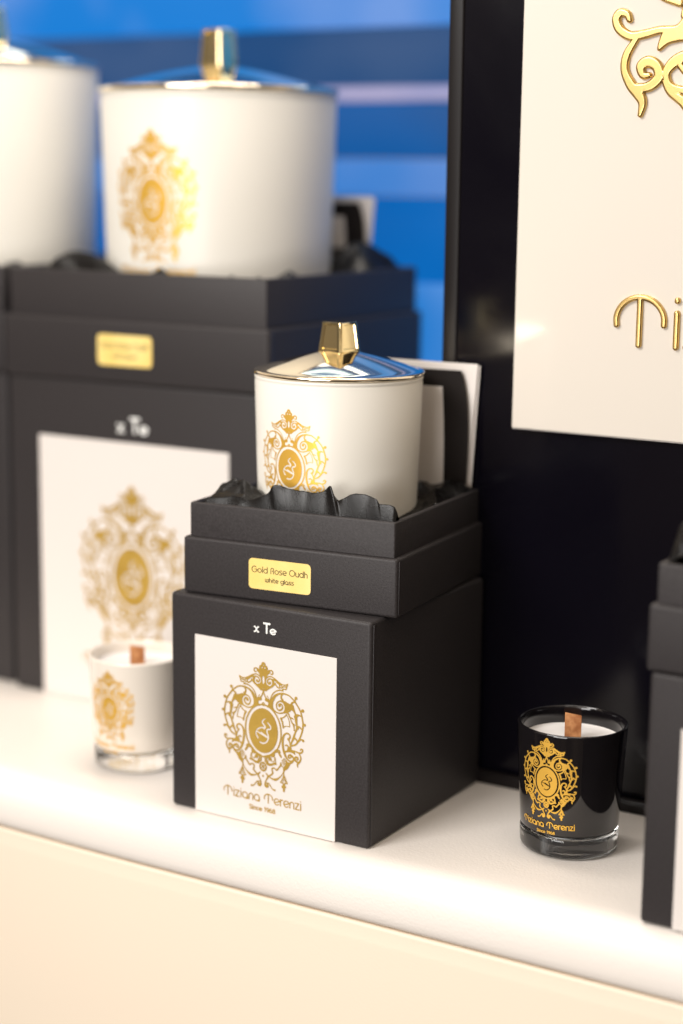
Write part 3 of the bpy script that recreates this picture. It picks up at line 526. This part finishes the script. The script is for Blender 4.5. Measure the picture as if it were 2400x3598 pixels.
def cloth(name,label,x,y,z,rz,W,D,rim,cx,cy,cr,bumps,group,seed=1,N=150,ridges=None,nr=26,s=1.,k=1.,front=None):
    """crumpled satin in a tray: sharp fold crests with slack valleys; heights above the tray floor"""
    from mathutils import noise
    rg=random.Random(seed); ins=.03; seg=[]
    if ridges:
        for line in ridges: seg+=[(a,c) for a,c in zip(line,line[1:])]
    for _ in range(nr):
        u=rg.uniform(-W+.05,-.05); q=rg.uniform(.2 if ridges else .06,D-.05); a=rg.uniform(0,math.pi); L=rg.uniform(.08,.22)*s
        hz=rg.uniform(-.03,.03)*s*k-.03*(1-k)
        seg.append(((u-L*math.cos(a),q-L*math.sin(a),hz-.02*s),(u,q,hz+.012*s))); seg.append(((u,q,hz+.012*s),(u+L*math.cos(a+.5),q+L*math.sin(a+.5),hz-.025*s)))
    us=np.linspace(-W+ins,-ins,N+1); qs=ins+(D-2*ins)*np.linspace(0,1,N+1)**1.6; X,Y=np.meshgrid(us,qs)
    wx=np.array([[noise.noise((u*7/s,q*7/s,seed)) for u in us] for q in qs]); wy=np.array([[noise.noise((u*7/s,q*7/s,seed+9.)) for u in us] for q in qs])
    Xw=X+.016*s*wx; Yw=Y+.016*s*wy
    acc=np.exp((np.full(X.shape,-.085*s))/(.0075*s))
    for (a0,b0,c0),(a1,b1,c1) in seg:
        dx,dy=a1-a0,b1-b0; L2=dx*dx+dy*dy+1e-9
        t=np.clip(((Xw-a0)*dx+(Yw-b0)*dy)/L2,0,1); d=np.hypot(Xw-a0-t*dx,Yw-b0-t*dy)
        d=np.sqrt(d*d+(.009*s)**2)-.009*s*.5
        hh=c0+t*(c1-c0)-.045*s*(1-np.exp(-d/(.035*s)))-.22*d
        acc+=np.exp(np.clip(hh/(.0075*s),-60,60))
    H=.0075*s*np.log(acc)+.004*s*wx
    if front is not None:
        nz=np.array([noise.noise((u*11,1.7,3.)) for u in us]); vh=.062+.022*nz[None,:]+0*Y
        Xs=X-1.1*np.clip(.075-Y,0,.05)+.010*wx
        P=np.interp(Xs.ravel(),front[0],front[1]).reshape(X.shape)+.006
        lowr=P-.42*np.clip(Y-vh,0,9)-.05*(1-np.exp(-np.clip(Y-vh,0,9)/.05))
        H=.006*np.log(np.exp(H/.006)+np.exp(lowr/.006))
        r=np.clip((Y-.03)/(vh-.03),0,1); r=r**.75
        H=np.where(Y<vh,-.03+(H+.03)*r,H)
    H=H+rim
    for bu,bq,su,sq,an,hh,sh in bumps:
        c,s_=math.cos(an),math.sin(an); du=X-bu;dq=Y-bq; a=(du*c+dq*s_)/su; b_=(-du*s_+dq*c)/sq
        H=H+hh*np.exp(-np.sqrt(a*a+b_*b_)**sh)
    E_=np.minimum(np.minimum(X+W-ins,-ins-X),np.minimum(Y-ins+(1. if front is not None else 0),D-ins-Y)); kk=np.clip(E_/.014,0,1); H=H-(1-kk)**2*.02
    v=[(X[j,i],Y[j,i],H[j,i]) for j in range(N+1) for i in range(N+1)]; f=[]
    for j in range(N):
        for i in range(N):
            ii=[j*(N+1)+i,j*(N+1)+i+1,(j+1)*(N+1)+i+1,(j+1)*(N+1)+i]
            if cr and all(math.hypot(v[a][0]-cx,v[a][1]-cy)<cr-.012 for a in ii): continue
            f.append(ii)
    o=mobj(name,v,f,SATIN,None,(x,y,z),rz,True,None); return tag(o,label,'satin lining',group)
def cards(x,y,z,rz,s,top,labw,labb,grp):
    """white cards behind a black leaflet, local origin at their common right bottom corner"""
    for k in range(3):
        bm=box_bm(-.60*s-.01*k,.0-.012*k*(-1)**k,.012*k,.012*k+.005,0,top-.008*k,.001,1)
        for q in bm.verts: q.co.x+=.038*(q.co.z/top)*s*(1-.12*k)
        c=bmobj('white_card',bm,WHITEP,None,(x,y,z),rz); tag(c,labw[k],'card',grp)
    t=thing('leaflet',labb,'leaflet',(x,y-.012,z),rz)
    n=24;v=[];f=[]
    for j in range(n+1):
        q=j/n; zz=q*(top-.03*s); xr=.002+.008*math.sin(math.pi*q)-.034*q**5
        for i in range(13):
            p=i/12; xx=-.56*s*(1-p)+xr*s*p; yy=-.012+ -.010*math.sin(math.pi*p)*q
            v.append((xx,yy,zz))
    for j in range(n):
        for i in range(12): a=j*13+i; f.append((a,a+1,a+14,a+13))
    m=len(v); v+= [(a,b+.004,c) for a,b,c in v]; f+=[tuple(m+q for q in reversed(g)) for g in f]
    mobj('black_cover',v,f,CARDB,t,angle=None)
    v=[];f=[]
    for j in range(n+1):
        q=j/n; zz=.02+q*(top-.105*s-.02); 
        qq=zz/(top-.03*s)
        for i in range(9):
            p=i/8; xx=-.48*s+( -.108*s+.003*math.sin(3.1*q)-.010*q*q+.48*s)*p; pp=(xx+.56*s)/(.56*s)
            yy=-.012-.010*math.sin(math.pi*min(pp,1))*qq-.0025
            v.append((xx,yy,zz))
    for j in range(n):
        for i in range(8): a=j*9+i; f.append((a,a+1,a+10,a+9))
    mobj('white_window',v,f,WHITEP,t,angle=None)
def votive(name,label,x,y,zr,r,rb,body,phi,ez,ek,group,wl=.08):
    t=thing(name,label,'candle',(x,y,0),0,group)
    zb=.098; rf=lambda z: rb+(r-rb)*min(max((z-.03)/(zr-.03),0),1); th=.011
    # thick clear foot
    pr=[(0,.006),(rb-.06,.004)]+[(rb-.045,.001)]+rnd(rb-.03,.032,.031,-80,0,6)+[(rf(zb-.012),zb-.012),(rf(zb)-.004,zb-.004),(rf(zb)-.02,zb-.001),(0,zb-.001)]
    v,f=lathe(pr,96); mobj('glass_foot',v,f,CLEAR,t,angle=60)
    pr=[(0,zb+.001),(rf(zb)-.03,zb+.001)]+rnd(rf(zb)-.016,zb+.016,.015,-90,0,4)+[(rf(.3),.3),(rf(zr-.012),zr-.012)]+rnd(rf(zr)-th*.5-.001,zr-.007,.007,20,170,6)+[(rf(zr)-th-.004,zr-.014),(rf(.3)-th-.004,.3),(rf(.14)-th-.004,.14),(0,.135)]
    v,f=lathe(pr,128); cup=mobj('cup',v,f,body,t,angle=60)
    print_block(cup,cyl(ek,rad(phi),ez,rf,.0012),'g',360,1.9,FOILG)
    zw=zr-wl; ri=rf(zw)-th-.006
    v,f=lathe([(0,zw),(ri*.8,zw+.001),(ri*.96,zw+.003),(ri,zw+.008),(ri-.002,.16),(0,.16)],96); mobj('wax',v,f,WAX,t,angle=60)
    bm=box_bm(-.034,.034,-.006,.006,zw-.02,zr+.028,.002,1)
    for q in bm.verts: q.co.x+=.002*math.sin(q.co.z*60); q.co.z+= -.006*q.co.x/.034 if q.co.z>zr else 0
    mobj_=bmobj('wick',bm,WOOD,t,rz=math.atan2(CAM.x-x,-(CAM.y-y))*1.0+.06)
    return t
GC='black gift box covers with white labels'; GB='black gift box trays with collars'; GK='white glass candles with gold lids'; GV='small wooden wick candles'; GS='black satin linings'
# ---- main stack
def label_print(la,k,ox,oz,nx): print_block(la,planar(k,ox,oz,-.0055),'l',nx,.9,FOIL)
def xte(t,k,ox,oz):
    mp=planar(k,ox,oz,-.0015)
    lettering('top_lettering','X',mp,-49,-25,425,20,.30,INKW,t,nx=90,gap=0)
    l=lettering('top_lettering','Y',lambda x,z,h:mp(x,z,h),-1,28,426,28,.30,INKW,t,nx=100,gap=0)
    lettering('top_lettering','e',mp,31,59,424,21,.30,INKW,t,nx=90,gap=0)

t,la=cover('box_cover','sharp middle black box with emblem label directly below the gold rose oudh sticker',0,0,0,1.0,1.005,.963,GC,(-.870,-.1585,.793),True,1)
label_print(la,.001,-.5162,.4238,620)
xte(t,.001,-.5162,.4238)
t=base('box_base','open black box tray with gold rose oudh sticker on the middle box',.0529,.1104,.9629,.0904,1.0037,1.0179,.2462,.0219,.1466,GB)
sticker(t,-.536,1.083-.9629,.292,.130,.018,text=[('scent_lettering','Gold Rose Oudh',-.667,-.404,1.0895-.9629,.0178,.16),('glass_lettering','white glass',-.603,-.468,1.0518-.9629,.0128,.20)])
B=[]
def px(x,v,h): return (-.982+(x-45)/1325*.96,v,h)
RG=[[px(120,.10,.0),px(150,.17,.065),px(200,.2,.086),px(260,.2,.083),px(330,.2,.06),px(415,.19,.02)],
 [px(1400,.17,.02),px(1455,.21,.012),px(1440,.4,.005)],[px(200,.2,.086),px(170,.14,.05)],[px(270,.2,.083),px(320,.13,.04)],
 [(-.06,.55,.0),(-.14,.7,.03),(-.08,.85,.045),(-.2,.93,.05)],[(-.03,.75,-.01),(-.12,.82,.035)],[(-.95,.5,.03),(-.9,.65,.05),(-.8,.93,.05)]]
fp=[(45,.0),(150,.010),(250,.018),(340,.030),(420,.020),(500,.040),(560,.060),(590,.090),(640,.094),(700,.083),(800,.078),(860,.078),(920,.09),(960,.112),(978,.080),(995,.056),(1040,.068),(1100,.088),(1170,.09),(1235,.076),(1252,.060),(1320,.058),(1380,.040),(1440,.012),(1480,.0)]
FP=crom([(-.982+(a-33-45)/1325*.96,c) for a,c in fp],1,n=4)[0].T
lx,ly,lt=.0529,.1104,.0904
cl=lambda X,Y:(math.cos(lt)*(X-lx)+math.sin(lt)*(Y-ly),-math.sin(lt)*(X-lx)+math.cos(lt)*(Y-ly))
cc=cl(-.506,.561)
cloth('satin_lining','crumpled black satin around the middle white candle above the gold rose oudh sticker',lx,ly,.9629+.2462,lt,1.0037-.044,1.0179,.1466,cc[0]+.022,cc[1],.34,B,GS,seed=2,N=230,ridges=RG,nr=14,front=FP)
candle('candle','sharp white candle with gold lid in the middle box of black satin',-.506,.561,1.211,1.904,.345,.371,.092,(.094,.128,.078),-58.7-35.3,1.515,.00084,GK,nx=520)
cards(-.095,1.0,1.345,lt*.3,1.0,.572,['white card behind the middle candle, front one of three','white card behind the middle candle, between two others','white card behind the middle candle, rearmost of three'],'black leaflet with white window standing behind the middle white candle','white cards behind the middle candle')
# ---- tall stack
bx,by,bt=-1.1839,1.0281,.0185
t,la=cover('box_cover','large blurred black box with emblem label behind the white votive',bx-.02,by+.016,bt,1.59,1.55,1.692,GC,(-1.393,-.212,1.392),True,1)
label_print(la,.00158,-.802,.70,360)
xte(t,.00172,-.802,.715)
t=base('box_base','large open black box tray with blank looking gold sticker',bx,by,1.692,bt,1.6206,1.5738,.3134,.0269,.2373,GB)
sticker(t,-.846,1.857-1.692,.335,.155,.022,text=[('scent_lettering','Gold Rose Oudh',-.995,-.697,1.866-1.692,.020,.14),('glass_lettering','white glass',-.92,-.77,1.82-1.692,.014,.18)])
B=[(-1.30,.22,.26,.16,-.15,.17,2.4),(-1.02,.16,.2,.09,-.2,.08,2),(-.75,.09,.2,.05,0,.03,2),(-.35,.12,.12,.07,.1,.05,2),(-.2,.7,.1,.3,0,.05,2),(-.26,1.25,.22,.24,.3,.17,2.6),(-.12,1.12,.10,.10,.3,.06,2.),(-1.4,.6,.1,.3,0,.05,2)]
cloth('satin_lining','crumpled black satin around the large candle with its whole emblem showing',bx,by,2.0055,bt,1.6206-.054,1.5738,.2373,-.81,.79,.57,B,GS,seed=5,nr=16,s=1.5,k=.1)
candle('candle','large blurred white candle with gold lid on the tall box stack',-2.008,1.80,2.01,3.161,.585,.626,.125,(.105,.195,.09),-62.6-26.0,2.590,.00118,GK,nx=300)
cards(-1.44,2.36,2.2,bt,1.0,.415,['blurred white card behind the large candle, front one of three','blurred white card behind the large candle, between two others','blurred white card behind the large candle, rearmost of three'],'blurred black leaflet with white window beside the large white candle','white cards behind the large candle')
# ---- left edge stack
lxx=-2.85
t,la=cover('box_cover','black box cut off by the left edge of the picture',lxx,by+.03,0,1.59,1.55,1.692,GC,(-1.393,-.212,1.392),True,1)
t=base('box_base','black box tray cut off by the left edge above its box',lxx+.006,by+.01,1.692,0,1.6206,1.5738,.3134,.0269,.2373,GB)
B=[(-.25,.2,.2,.14,.15,.07,2.2),(-1.05,.14,.2,.07,-.2,.05,2),(-.2,.9,.1,.3,0,.05,2)]
cloth('satin_lining','black satin around the candle at the left edge of the picture',lxx-.02,by,2.0055,0,1.6206-.054,1.5738,.2373,-.70,.79,.55,B,GS,seed=9,nr=16,s=1.5,N=110,k=.2)
candle('candle','white candle with gold lid cut off by the left edge of the picture',-3.545,1.80,2.05,3.312,.548,.602,.155,(.105,.185,.082),-100,2.7,.00118,GK,tilt=(0,rad(-1.0)),nx=200)
# ---- right edge stack
t,la=cover('box_cover','black box with white label cut off by the right edge beside the black votive',2.218,-.072,.0,1.0,1.0,.968,GC,(-.870,-.1585,.775),True,1)
label_print(la,.001,-.5162,.4238,260)
t=base('box_base','black box tray cut off by the right edge beside the sign',2.205,-.075,.972,.0,1.0037,1.0179,.250,.0219,.150,GB)
B=[(-.86,.14,.10,.10,.3,.13,2.4),(-.6,.12,.15,.06,0,.08,2),(-.3,.12,.15,.06,0,.08,2),(-.9,.5,.06,.2,0,.05,2)]
cloth('satin_lining','black satin bulging from the box at the right edge of the picture',2.205-.022,-.075,1.222,0,1.0037-.044,1.0179,.150,0,0,0,B,GS,seed=12,nr=40,N=110)
# ---- votives
votive('votive_candle','small black glass candle with gold emblem and wooden wick',.667,.515,.536,.226,.202,BGL,-66.6-26.5,.333,.00062,GV)
votive('votive_candle','small white glass candle with gold emblem beside the large white label',-1.484,.385,.533,.224,.200,WGL,-52.2-37,.313,.00060,GV,wl=.06)
# ---- sign
sg=thing('brand_sign','white acrylic sign with raised gold ornament on the black panel','sign',(1.6,.985,0))
bmobj('sign_board',box_bm(-1.478,1.478,.0,.028,1.653,5.4,.006,3),ACR,sg)
bmobj('board_edge',box_bm(-1.486,1.486,.0285,.044,1.645,5.408,.004,2),ACRE,sg)
F,gx,gy=raster(EMB,-232,232,-256,306,700,True,1.2)
v,f=grid_mesh(F,gx,gy,planar(.005,-.067,3.628,-.0005),prof=lambda d:.013+.007*min(1,max(0,-d)/1.1),wall=0)
mobj('ornament',v,f,SIGNG,sg,angle=55)
lettering('sign_lettering','Tiziana Terenzi',planar(.005,-.067,3.628,-.0005),-188,214,-316,28,.17,SIGNG,sg,nx=700,prof=lambda d:.013+.006*min(1,max(0,-d)/.035),wall=0)
